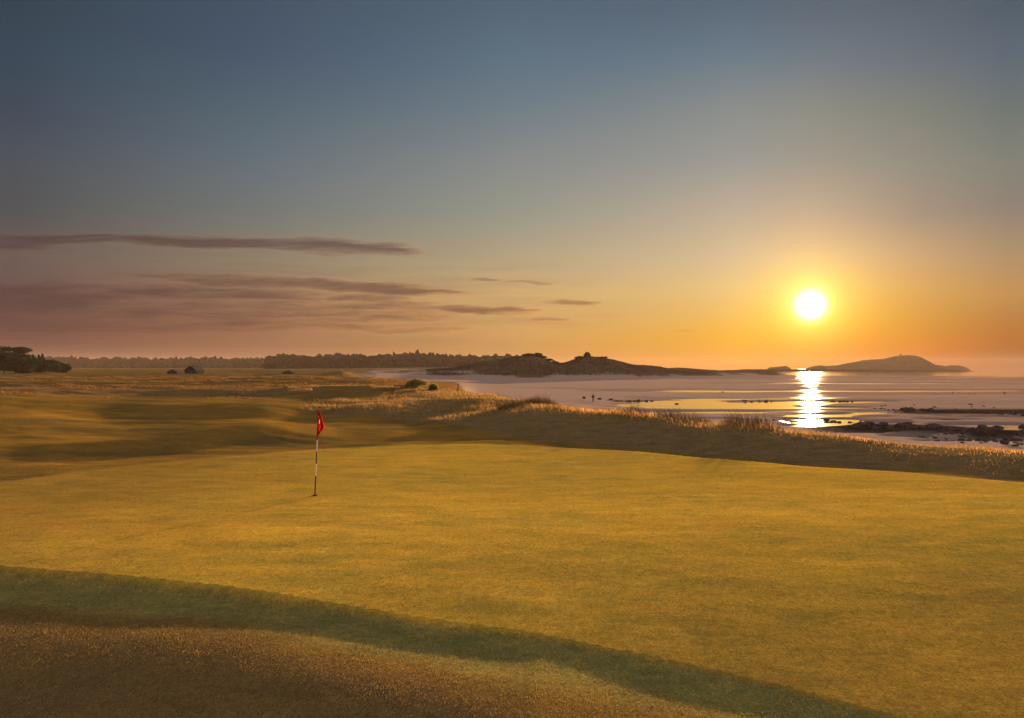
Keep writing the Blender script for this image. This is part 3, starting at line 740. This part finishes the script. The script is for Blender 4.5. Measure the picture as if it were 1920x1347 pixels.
def leaf_cloud(centers, radii, per, size, flat=1.0, seed=1):
    rng = np.random.default_rng(seed)
    Vs = []
    for c, r in zip(centers, radii):
        n = max(6, int(per * r[0] * r[2]))
        d = rng.normal(size=(n, 3)); d /= np.linalg.norm(d, axis=1)[:, None]
        rad = rng.uniform(.35, 1.0, n) ** .6 * (1 + .25 * rng.normal(size=n))
        p = np.array(c) + d * rad[:, None] * np.array(r)
        a = rng.normal(size=(n, 3)); a /= np.linalg.norm(a, axis=1)[:, None]
        b = np.cross(a, rng.normal(size=(n, 3))); b /= np.linalg.norm(b, axis=1)[:, None]
        s = size * rng.uniform(.5, 1.4, n)[:, None]
        Vs.append(np.stack([p - a * s, p - b * s * .45, p + a * s, p + b * s * .45], 1).reshape(-1, 3))
    V = np.vstack(Vs); Q = np.arange(len(V)).reshape(-1, 4)
    return V, Q

def tree(name, px, D, h, w, kind, label, cat='tree', mat=None, group=None, seed=1, base=None):
    rng = random.Random(seed)
    x, y, z = at(px, D)
    if base is not None: z = base
    root = empty(name, (x, y, z - .05)); tag(root, label, cat, group)
    bm = bmesh.new(); tr = h * .028
    lean = rng.uniform(-.04, .04) * h
    tube(bm, [(0, 0, 0), (lean * .4, 0, h * .4), (lean, 0, h * .85)], [tr, tr * .75, tr * .25], 8)
    cs, rs = [], []
    if kind == 'flat':
        for k in range(11):
            a = rng.uniform(0, 2 * math.pi); rr = w * .5 * rng.uniform(.15, .95); hz = h * rng.uniform(.62, .95)
            c = (lean + rr * math.cos(a), rr * math.sin(a) * .9, hz); cs.append(c); rs.append((w * .24, w * .24, h * .07))
            tube(bm, [(lean * .5, 0, h * rng.uniform(.4, .6)), ((c[0] + lean * .5) / 2, c[1] / 2, hz * .86), c], [tr * .4, tr * .28, tr * .1], 6)
    elif kind == 'round':
        for k in range(16):
            a = rng.uniform(0, 2 * math.pi); q = rng.uniform(0, 1); hz = h * (.22 + .68 * q)
            rr = w * .5 * rng.uniform(.1, .8) * math.sqrt(max(.05, 1 - (2 * q - .8) ** 2 * .6))
            c = (rr * math.cos(a), rr * math.sin(a), hz); cs.append(c); rs.append((w * .26, w * .26, h * .14))
            tube(bm, [(lean * .4, 0, hz * .6), (c[0] * .5, c[1] * .5, hz * .85), c], [tr * .35, tr * .25, tr * .08], 5)
    elif kind == 'spire':
        for k in range(14):
            q = (k + .5) / 14; hz = h * (.12 + .86 * q); rr = w * .5 * (1 - q) * rng.uniform(.3, .8)
            a = rng.uniform(0, 2 * math.pi); cs.append((rr * math.cos(a), rr * math.sin(a), hz)); rs.append((w * .30 * (1.08 - q), w * .3 * (1.08 - q), h * .09))
            tube(bm, [(0, 0, hz), cs[-1]], [tr * .3, tr * .1], 5)
    else:  # bush
        for k in range(12):
            a = rng.uniform(0, 2 * math.pi); rr = w * .5 * rng.uniform(.0, .8)
            hz = h * rng.uniform(.15, .70) * (1 - .45 * (rr / (w * .5)))
            cs.append((rr * math.cos(a), rr * math.sin(a) * .8, hz)); rs.append((w * rng.uniform(.10, .2), w * .16, h * rng.uniform(.18, .34)))
            tube(bm, [(0, 0, 0), (cs[-1][0] * .5, cs[-1][1] * .5, hz * .6), cs[-1]], [tr * .6, tr * .4, tr * .15], 5)
    bm_obj('trunk', bm, M_BARK, root)
    size = max(.0014 * D, h * .02) if kind != 'bush' else max(h * .05, .0011 * D)
    V, Q = leaf_cloud(cs, rs, 9000 / (w * h) * 1.7, size, seed=seed)
    V[:, 2] = np.maximum(V[:, 2], .03)
    link('crown', np_mesh('crown', V, Q), mat or M_PINE, root)
    return root

# dark trees at the left edge
tree('pine_tree', -12, 262, 11.6, 15, 'round', 'tallest broad dark tree cut by the left edge of the picture', seed=3)
tree('pine_tree', 28, 255, 9.6, 9.5, 'flat', 'dark flat-topped pine standing right of the tallest tree', seed=5)
tree('pine_tree', 8, 245, 7.6, 9, 'round', 'low dark rounded tree below the flat-topped pine', seed=8)
tree('spruce_tree', 52, 258, 6.6, 5, 'spire', 'small ragged dark conifer beside the flat-topped pine', seed=12)
tree('spruce_tree', 62, 262, 7.0, 4, 'spire', 'thin pointed conifer in the middle of the left shelter belt', seed=13)
tree('spruce_tree', 72, 260, 6.7, 5, 'spire', 'ragged conifer between two taller ones in the left shelter belt', seed=14)
tree('spruce_tree', 80, 263, 7.1, 4.4, 'spire', 'last tall conifer before the shelter belt drops away', seed=15)
tree('thorn_tree', 40, 240, 5.6, 9, 'round', 'dark bushy thorn tree in front of the conifers on the left', seed=17)
tree('thorn_tree', 68, 246, 5.2, 9, 'round', 'dark wide thorn tree under the pointed conifers', seed=19)
tree('thorn_tree', 92, 262, 4.9, 8, 'round', 'low dark tree at the right of the left shelter belt', seed=21)
tree('thorn_tree', 112, 275, 4.4, 7, 'round', 'lowest dark tree ending the left shelter belt', seed=23)

def woodland(name, spec, label, mat, n, seed):
    """spec: list of (px, D, top row) ; rows of crowns whose tops follow the photo's skyline"""
    rng = np.random.default_rng(seed)
    ico = bmesh.new(); bmesh.ops.create_icosphere(ico, subdivisions=2, radius=1.0)
    bv = np.array([v.co[:] for v in ico.verts]); bf = np.array([[v.index for v in f.verts] for f in ico.faces]); ico.free()
    px = np.array([s[0] for s in spec], float); Ds = np.array([s[1] for s in spec], float); tp = np.array([s[2] for s in spec], float)
    Vs, Fs = [], []; k = 0
    for i in range(n):
        p = rng.uniform(px[0], px[-1]); row = rng.uniform(0, 1) ** 1.3
        D = np.interp(p, px, Ds) - 60 * row
        x = (p - 960) / F * D
        gz = ground_z(x, D)
        top = CAMZ + (HZ - np.interp(p, px, tp)) / F * D - gz
        h = max(3.0, top * (rng.uniform(.84, 1.0) + (.07 if rng.uniform() < .12 else 0)) * (1 - .30 * row))
        w = rng.uniform(8.0, 15.0)
        # stacked lumps
        for q in range(2 if h > 8 else 1):
            hz = gz + h * (.62 if q == 0 else .28)
            s = np.array([w * (.5 if q == 0 else .62), w * .5, h * (.40 if q == 0 else .34)])
            nrm = bv * (1 + .33 * rng.normal(size=(len(bv), 1)))
            Vs.append(nrm * s + np.array([x + rng.uniform(-1, 1), D, hz])); Fs.append(bf + k); k += len(bv)
    me = np_mesh(name, np.vstack(Vs), np.vstack(Fs), False)
    return tag(link(name, me, mat), label, 'woodland', kind='stuff')
woodland('woodland', [(-60, 1250, 668), (120, 1250, 670), (200, 1250, 671.5), (300, 1250, 671.5), (400, 1250, 671), (470, 1250, 671.5), (540, 1300, 671)], 'low far band of woodland along the left horizon', M_WOOD, 520, 31)
woodland('pine_wood', [(506, 900, 669), (520, 900, 667), (545, 900, 666), (560, 900, 670), (600, 900, 667.5), (655, 900, 665.5), (700, 900, 667.5), (740, 900, 664.5), (780, 920, 662.5), (830, 940, 664), (880, 960, 667), (960, 980, 667), (990, 980, 670)], 'darker wooded ridge behind the sandy bay', M_WOOD, 620, 33)

# bush on the dune and scrub on the far dunes
tree('gorse_bush', 782, 70, 1.15, 3.6, 'bush', 'green gorse bush on the dune beside the wooden post', 'bush', M_BUSH, seed=41)
tree('gorse_bush', 812, 68, .75, 1.9, 'bush', 'small round gorse bush right of the larger gorse bush', 'bush', M_BUSH, seed=42)
scr = [(992, 424, 1.7, 7), (1006, 426, 2.2, 6), (1016, 427, 1.8, 6), (1028, 428, 1.6, 7), (1040, 427, 1.4, 7), (1087, 430, 1.6, 7), (1101, 431, 3.0, 3.4), (1130, 434, 1.2, 8)]
lb = ['shrub at the left of the first far dune crest', 'tall shrub on top of the first far dune', 'ragged shrub just right of the first dune top', 'low shrub going down the first far dune', 'shrub in the saddle between the two far dunes', 'shrub left of the lone tree on the second dune', 'lone small tree on top of the second far dune', 'low scrub on the right shoulder of the second dune']
for k, ((p, D, h, w), l) in enumerate(zip(scr, lb)):
    tree('shrub' if k != 6 else 'small_tree', p, D, h, w, 'bush' if k != 6 else 'round', l, 'shrub' if k != 6 else 'tree', M_SCRUB, 'shrubs on the far dunes', seed=50 + k)

# ------------------------------------------------------------------ huts
M_ROOF = simple_mat('slate_roof', (.035, .04, .05), (.025, .03, .035), rough=.6, scale=2)
M_WALLT = simple_mat('hut_timber', (.028, .025, .02), rough=.8, scale=3)
M_TRIM = simple_mat('pale_trim', (.22, .2, .18), rough=.6)
M_DOOR = simple_mat('hut_door', (.04, .05, .045), rough=.6)
M_GLASS = simple_mat('hut_glass', (.03, .03, .035), rough=.1, spec=.6)
def hut(px, D, w, d, hw, hr, label, rz=0.0, hip=False):
    x, y, z = at(px, D)
    root = empty('hut', (x, y, z - .1), rz); tag(root, label, 'hut')
    bm = bmesh.new(); box(bm, -w / 2, w / 2, -d / 2, d / 2, 0, hw)
    if not hip:
        for yy in (-d / 2, d / 2 - .06):
            pts = [(-w / 2, hw), (w / 2, hw), (0, hw + hr)]
            a = [bm.verts.new((p[0], yy, p[1])) for p in pts]; b = [bm.verts.new((p[0], yy + .06, p[1])) for p in pts]
            bm.faces.new(a); bm.faces.new(b[::-1])
            for i in range(3): bm.faces.new((a[i], a[(i + 1) % 3], b[(i + 1) % 3], b[i]))
    wall = bm_obj('wall', bm, M_WALLT, root)
    bm = bmesh.new(); o = .25
    if hip:
        base = [bm.verts.new(p) for p in ((-w / 2 - o, -d / 2 - o, hw), (w / 2 + o, -d / 2 - o, hw), (w / 2 + o, d / 2 + o, hw), (-w / 2 - o, d / 2 + o, hw))]
        ap = bm.verts.new((0, 0, hw + hr)); bm.faces.new(base[::-1])
        for i in range(4): bm.faces.new((base[i], base[(i + 1) % 4], ap))
    else:
        for s in (-1, 1):
            pr = [(s * (w / 2 + o), hw - .08), (0, hw + hr + .02), (0, hw + hr + .2), (s * (w / 2 + o), hw + .1)]
            a = [bm.verts.new((p[0], -d / 2 - o, p[1])) for p in pr]; b = [bm.verts.new((p[0], d / 2 + o, p[1])) for p in pr]
            bm.faces.new(a); bm.faces.new(b[::-1])
            for i in range(4): bm.faces.new((a[i], a[(i + 1) % 4], b[(i + 1) % 4], b[i]))
    roof = bm_obj('roof', bm, M_ROOF, root)
    if not hip:
        bm = bmesh.new()
        pr = [(0, hw + hr + .03), (w / 2 + o, hw - .06), (w / 2 + o, hw + .16), (0, hw + hr + .27)]
        a = [bm.verts.new((p[0], -d / 2 - o - .05, p[1])) for p in pr]; b = [bm.verts.new((p[0], -d / 2 - o - .003, p[1])) for p in pr]
        bm.faces.new(a); bm.faces.new(b[::-1])
        for i in range(4): bm.faces.new((a[i], a[(i + 1) % 4], b[(i + 1) % 4], b[i]))
        bm_obj('bargeboard', bm, M_TRIM, roof)
    bm = bmesh.new(); box(bm, -.5, .5, -d / 2 - .05, -d / 2 - .003, .1, min(2.0, hw * .9)); bm_obj('door', bm, M_DOOR, root)
    if w > 3.5:
        bm = bmesh.new(); box(bm, w * .26, w * .26 + .8, -d / 2 - .04, -d / 2 - .003, hw * .45, hw * .85); bm_obj('window', bm, M_GLASS, root)
    return root
hut(364.5, 250, 4.6, 5, 1.5, 1.75, 'larger grey hut with a pitched roof on the far links', R(-4))
hut(326, 255, 3.4, 3.4, .9, 1.0, 'small low hut left of the larger pitched-roof hut', R(8))
hut(541, 240, 3.2, 3.2, .7, 1.1, 'small pyramid-roofed hut on a grassy rise behind the flag', 0, True)

# ------------------------------------------------------------------ post, person, birds
M_POST = simple_mat('weathered_post', (.07, .05, .04), rough=.85, scale=6)
x, y, z = at(858.5, 63)
bm = bmesh.new()
rg = [(-.045, .05), (.0, .052), (.5, .047), (.98, .045), (1.02, .03)]
tube(bm, [(.004 * i, 0, h) for i, (h, r) in enumerate(rg)], [r for h, r in rg], 8)
o = bm_obj('wooden_post', bm, M_POST); o.location = (x, y, z); tag(o, 'thin dark wooden post standing on the dune above the bay', 'post')

def skin_obj(name, verts, edges, radii, mat, parent=None, sub=1, root=0):
    me = bpy.data.meshes.new(name); me.from_pydata([Vector(v) for v in verts], edges, [])
    o = link(name, me, mat, parent)
    o.modifiers.new('skin', 'SKIN'); m = o.modifiers.new('sub', 'SUBSURF'); m.levels = sub; m.render_levels = sub
    for i, r in enumerate(radii):
        me.skin_vertices[0].data[i].radius = (r, r) if not isinstance(r, tuple) else r
        me.skin_vertices[0].data[i].use_root = (i == root)
    return o
M_CLOTH = simple_mat('dark_jacket', (.035, .03, .035), rough=.9)
M_SKIN = simple_mat('skin', (.45, .28, .2), rough=.6)
M_HAIR = simple_mat('dark_hair', (.03, .02, .015), rough=.7)
x, y, z = at(1112, 152)
pr = empty('person', (x, y, z)); tag(pr, 'distant person in dark clothes standing alone on the wet sand', 'person')
Vp = [(0, 0, .92), (0, 0, 1.15), (0, 0, 1.38), (0, 0, 1.50), (0, -.01, 1.60), (0, -.01, 1.72),
      (-.19, 0, 1.40), (-.29, 0, 1.15), (-.25, -.08, .92), (.19, 0, 1.40), (.29, 0, 1.15), (.25, -.08, .92),
      (-.09, 0, .85), (-.10, -.02, .48), (-.10, .02, .08), (-.11, -.14, .035), (.09, 0, .85), (.11, .03, .48), (.12, .06, .08), (.13, -.09, .035)]
Ep = [(0, 1), (1, 2), (2, 3), (3, 4), (4, 5), (2, 6), (6, 7), (7, 8), (2, 9), (9, 10), (10, 11), (0, 12), (12, 13), (13, 14), (14, 15), (0, 16), (16, 17), (17, 18), (18, 19)]
Rp = [(.17, .12), (.17, .12), (.19, .12), .06, .095, .085, .07, .055, .04, .07, .055, .04, .095, .07, .045, .04, .095, .07, .045, .04]
skin_obj('body', Vp, Ep, Rp, M_CLOTH, pr, 2)
bm = bmesh.new(); bmesh.ops.create_icosphere(bm, subdivisions=2, radius=.112); bmesh.ops.translate(bm, verts=bm.verts, vec=(0, .012, 1.70))
bm_obj('hair', bm, M_HAIR, pr, True)

M_BIRD = simple_mat('bird_feather', (.10, .085, .075), rough=.8)
def bird(s=1.0):
    Vb = [(-.10, 0, .24), (0, 0, .26), (.12, 0, .28), (.17, 0, .36), (.20, 0, .40), (.29, 0, .385), (-.22, 0, .22), (0, .02, .14), (0, .025, .0), (0, -.02, .14), (.02, -.03, .0)]
    Eb = [(0, 1), (1, 2), (2, 3), (3, 4), (4, 5), (0, 6), (1, 7), (7, 8), (1, 9), (9, 10)]
    Rb = [.06, .075, .055, .03, .035, .006, .02, .010, .007, .010, .007]
    return [tuple(c * s for c in v) for v in Vb], Eb, [r * s for r in Rb]
bl = [(1753, 738.5, 1, 'leftmost of the wading birds on the bright wet sand'), (1757, 740, 1, 'second wading bird from the left on the wet sand'), (1774, 739, 1, 'lone wading bird third from the left'), (1786, 739, 1.5, 'bigger wading bird in the middle of the flock'),
      (1816, 740, 1, 'wading bird beginning the right group of the flock'), (1821, 741, .9, 'wading bird just right of the first of the right group'), (1828, 741, 1, 'wading bird last in the right group of the flock'), (1884, 741.5, 2.0, 'largest bird standing apart on the right of the wet sand')]
src = None
for k, (p, py, s, l) in enumerate(bl):
    D = 8.1 * F / (py - HZ + 1.5); x, y, z = at(p, D); z = max(z, -5.0)
    if src is None:
        v, e, r = bird(1.25); src = skin_obj('wading_bird', v, e, r, M_BIRD, None, 1, 1); o = src
    else:
        o = src.copy(); COL.objects.link(o)
    o.location = (x, y, z - .01); o.scale = (s, s, s); o.rotation_euler = (0, 0, random.uniform(0, 6.28))
    tag(o, l, 'bird', 'wading birds on the wet sand')

# white umbel flowers in the rough
M_PETAL = simple_mat('white_petals', (.8, .78, .7), rough=.8)
M_STEM = simple_mat('flower_stem', (.12, .13, .05), rough=.8)
for p, D, l in ((801.5, 43, 'left of two small white flower heads in the dark rough'), (806, 43, 'right and brighter of two white flower heads in the rough')):
    x, y, z = at(p, D); rt = empty('white_flower', (x, y, z)); tag(rt, l, 'flower')
    bm = bmesh.new(); tube(bm, [(0, 0, -.02), (.01, 0, .25), (0, 0, .50)], [.006, .005, .004], 5); bm_obj('stem', bm, M_STEM, rt)
    bm = bmesh.new()
    for k in range(14):
        a = k * 2.4; rr = .045 * math.sqrt(k / 14)
        m = Matrix.Translation((rr * math.cos(a), rr * math.sin(a), .50 + .015 * math.cos(rr * 30)))
        bmesh.ops.create_icosphere(bm, subdivisions=1, radius=.014, matrix=m)
    bm_obj('flower_head', bm, M_PETAL, rt)

# ------------------------------------------------------------------ rocks
M_ROCK = simple_mat('weedy_rock', (.045, .033, .028), (.085, .06, .052), rough=.9, scale=2.5, bump=.6, spec=.08)
rock_me = []
for k in range(9):
    bm = bmesh.new(); bmesh.ops.create_icosphere(bm, subdivisions=3, radius=1.0)
    rr = random.Random(100 + k)
    planes = [(Vector((rr.gauss(0, 1), rr.gauss(0, 1), rr.gauss(0, .8))).normalized(), rr.uniform(.55, .85)) for _ in range(11)]
    for v in bm.verts:
        for n, d in planes:
            q = v.co.dot(n)
            if q > d: v.co -= n * (q - d) * .85
        v.co += v.co * rr.uniform(-.03, .03)
        v.co.z *= .45
    me = bpy.data.meshes.new('boulder'); bm.to_mesh(me); bm.free(); me.materials.append(M_ROCK); rock_me.append(me)
nrock = 0
def rock(px, py, w, label, group, hk=1.0, sink=.35):
    """w in photo pixels; py row of its foot"""
    global nrock
    D = 7.95 * F / (py - HZ)
    for _ in range(4):
        x = (px - 960) / F * D; D = (CAMZ - max(ground_z(x, D), -5.0)) * F / (py - HZ)
    x = (px - 960) / F * D; z = max(ground_z(x, D), -5.05); s = w / F * D / 2
    o = bpy.data.objects.new('boulder', rock_me[nrock % 9]); COL.objects.link(o); nrock += 1
    o.location = (x, D, z + s * .62 * hk * (1 - 2 * sink) * .6)
    o.scale = (s * random.uniform(.9, 1.15), s * random.uniform(.8, 1.1), s * hk * random.uniform(.85, 1.15))
    o.rotation_euler = (0, 0, random.uniform(0, 6.28))
    tag(o, label, 'boulder', group)
    return o
def band(n, x0, x1, rows, spread, w0, w1, label, group, skew=1.0):
    xs = [r[0] for r in rows]; ys = [r[1] for r in rows]
    for _ in range(n):
        p = x0 + (x1 - x0) * random.random() ** skew
        rock(p, float(np.interp(p, xs, ys)) + random.gauss(0, 1) * float(np.interp(p, xs, spread)), random.uniform(w0, w1) * random.uniform(.7, 1.2), label, group)
band(88, 1600, 1935, [(1600, 798), (1700, 802), (1780, 807), (1850, 812), (1920, 820)], [2.0, 2.5, 4, 5, 8], 10, 24, 'dark weedy boulder in the long thick reef nearest the dune', 'boulders of the near reef')
band(18, 1545, 1620, [(1545, 790), (1620, 796)], [1.2, 2.0], 6, 13, 'small dark boulder at the thin left tip of the near reef', 'boulders at the left tip of the near reef')
band(46, 1690, 1935, [(1690, 769), (1780, 771), (1920, 776)], [1.4, 1.8, 2.6], 8, 16, 'dark low boulder in the second reef further out', 'boulders of the second reef')
band(12, 1640, 1692, [(1640, 766), (1692, 770)], [1.0, 1.2], 4, 8, 'small boulder in the pool left of the second reef', 'boulders left of the second reef')
band(10, 1556, 1602, [(1556, 753), (1602, 753)], [1.0, 1.0], 5, 9, 'small dark boulder in the cluster right below the sun glare', 'boulders below the sun glare')
band(36, 1700, 1935, [(1700, 812), (1800, 820), (1860, 822), (1930, 829)], [3.5, 3.5, 4, 4.5], 4, 13, 'small dark rock scattered on the sand below the near reef', 'rocks scattered below the near reef')
band(14, 1440, 1640, [(1440, 786), (1540, 790), (1640, 795)], [1.5, 2.2, 3.0], 3, 8, 'tiny rock on the wet sand leading to the near reef', 'rocks leading to the near reef')
band(12, 1560, 1900, [(1560, 760), (1900, 764)], [2.0, 2.5], 3, 7, 'tiny rock scattered above the second reef', 'rocks above the second reef')
band(17, 1740, 1870, [(1740, 822), (1800, 826), (1870, 829)], [2.0, 2.2, 2.0], 5, 11, 'small dark stone in the shallow pool behind the dune edge', 'stones in the nearest pool')
band(18, 1138, 1222, [(1138, 751), (1222, 752.5)], [.8, .9], 5, 10, 'dark stone in the row along the left tide line', 'stones along the left tide line')
band(8, 1392, 1446, [(1392, 751), (1446, 753)], [.9, .9], 5, 9, 'dark stone in the flat cluster left of the sun reflection', 'stones left of the sun reflection')
band(8, 1590, 1625, [(1590, 806), (1625, 808)], [1.2, 1.2], 8, 15, 'dark boulder in the pool below the left tip of the reef', 'boulders below the reef tip')
for a in [(1124, 749.5, 9, 'round dark boulder beside the distant person', 1.2), (1095, 748, 6, 'small upright stone left of the distant person', 2.2), (1269, 758, 9, 'lone low stone in the pool behind the dune grass', .8),
          (1355, 736, 6, 'lone far stone in the bright channel', .8), (1883, 833, 20, 'big dark boulder at the very edge of the dune on the right', 1.3), (1903, 837, 12, 'flat boulder right of the big one at the dune edge', .8),
          (1804, 816, 11, 'square dark block standing in the bright pool', 1.7), (1803, 825, 15, 'rounded boulder just below the square block', 1.0), (1787, 785.5, 34, 'long flat dark slab alone on the sand between the reefs', .25),
          (1820, 759, 10, 'low stone lying above the second reef', .5), (1752, 764, 9, 'stone just above the left of the second reef', .6), (1681, 808, 12, 'lone boulder below the middle of the near reef', .9)]:
    o = rock(a[0], a[1], a[2], a[3], None, a[4], .15)

# ------------------------------------------------------------------ island
M_ISL = simple_mat('island_turf', (.03, .018, .010), (.055, .032, .018), rough=.95, scale=.04)
def island(name, prof, D, depth, label=None, seed=1, kind='structure'):
    ns, nt = 320, 60
    pxs = np.linspace(prof[0][0], prof[-1][0], ns)
    top = np.interp(pxs, [p[0] for p in prof], [p[1] for p in prof])
    xs = (pxs - 960) / F * D
    zt = CAMZ + (HZ - top) / F * D
    tt = np.linspace(-1, 1, nt)
    Xg = np.repeat(xs[:, None], nt, 1); 
    env = np.clip(np.sin(np.linspace(0, math.pi, ns)), .08, 1) ** .5
    Yg = D + tt[None, :] * depth * env[:, None]
    shape = np.clip(1 - np.abs(tt) ** 2.6, 0, 1) ** .7
    Z = -6 + (zt[:, None] + 6) * shape[None, :]
    Z = Z + (.8 + 2.4 * fbm(Xg * .05, Yg * .05, seed, 5) + 2.6 * fbm(Xg * .06, Yg * 0 + 3, seed + 4, 5, .75)) * shape[None, :] * np.clip((zt[:, None] + 5) / 8, 0, 1)
    V = np.stack([Xg.ravel(), Yg.ravel(), Z.ravel()], 1)
    i = np.arange(ns - 1)[:, None]; j = np.arange(nt - 1)[None, :]
    Q = np.stack([i * nt + j, (i + 1) * nt + j, (i + 1) * nt + j + 1, i * nt + j + 1], -1).reshape(-1, 4)
    return tag(link(name, np_mesh(name, V, Q, True), M_ISL), label, None, kind=kind)
island('island', [(1500, 696), (1520, 691), (1535, 687), (1548, 688), (1565, 686.5), (1585, 686), (1600, 681.5), (1615, 679), (1632, 676.5), (1640, 675.2), (1662, 675), (1668, 673), (1678, 670.5), (1690, 669.0), (1698, 667.0), (1707, 667.2), (1712, 670.5), (1717, 673.5), (1725, 678.5), (1734, 686), (1742, 687.5), (1750, 686), (1762, 688), (1775, 688), (1788, 686), (1796, 687), (1806, 690), (1812, 696)], 2000, 110, seed=3)
island('islet', [(1438, 697), (1446, 690), (1458, 688), (1464, 690), (1470, 688), (1478, 691), (1484, 697)], 1950, 45, seed=9)
island('rock_spit', [(1330, 697), (1400, 693.4), (1500, 693.2), (1600, 693.6), (1700, 694.2), (1760, 694.6), (1800, 695.4), (1830, 697.5)], 1350, 95, seed=12)

# lighthouse
M_LH = simple_mat('lighthouse_stone', (.18, .15, .12), rough=.7)
xL = (1685 - 960) / F * 2000; zL = CAMZ + (HZ - 672.6) / F * 2000
lh = empty('lighthouse', (xL, 1990, zL + 4.5)); tag(lh, 'tiny lighthouse tower on top of the distant island', 'lighthouse')
bm = bmesh.new(); tube(bm, [(0, 0, 0), (0, 0, 3), (0, 0, 6.2)], [3.2, 2.8, 2.3], 12); bm_obj('tower', bm, M_LH, lh)
bm = bmesh.new(); tube(bm, [(0, 0, 6.21), (0, 0, 6.6)], [3.3, 3.3], 12); bm_obj('gallery', bm, M_LH, lh)
bm = bmesh.new(); tube(bm, [(0, 0, 6.61), (0, 0, 8.4)], [1.7, 1.7], 10); bm_obj('lantern', bm, M_GLASS, lh)
bm = bmesh.new(); tube(bm, [(0, 0, 8.41), (0, 0, 9.3), (0, 0, 10.2)], [2.1, 1.1, .1], 10); bm_obj('dome', bm, M_DOOR, lh)

# ------------------------------------------------------------------ render
sc.view_settings.view_transform = 'Standard'; sc.view_settings.look = 'None'
sc.view_settings.exposure = EXPO; sc.view_settings.gamma = 1.0; sc.view_settings.use_curve_mapping = False
sc.render.engine = 'CYCLES'
cy = sc.cycles
cy.use_denoising = True
cy.max_bounces = 6; cy.diffuse_bounces = 3; cy.glossy_bounces = 3; cy.transmission_bounces = 4; cy.volume_bounces = 0
cy.transparent_max_bounces = 8
cy.caustics_reflective = False; cy.caustics_refractive = False
cy.sample_clamp_indirect = 4.0
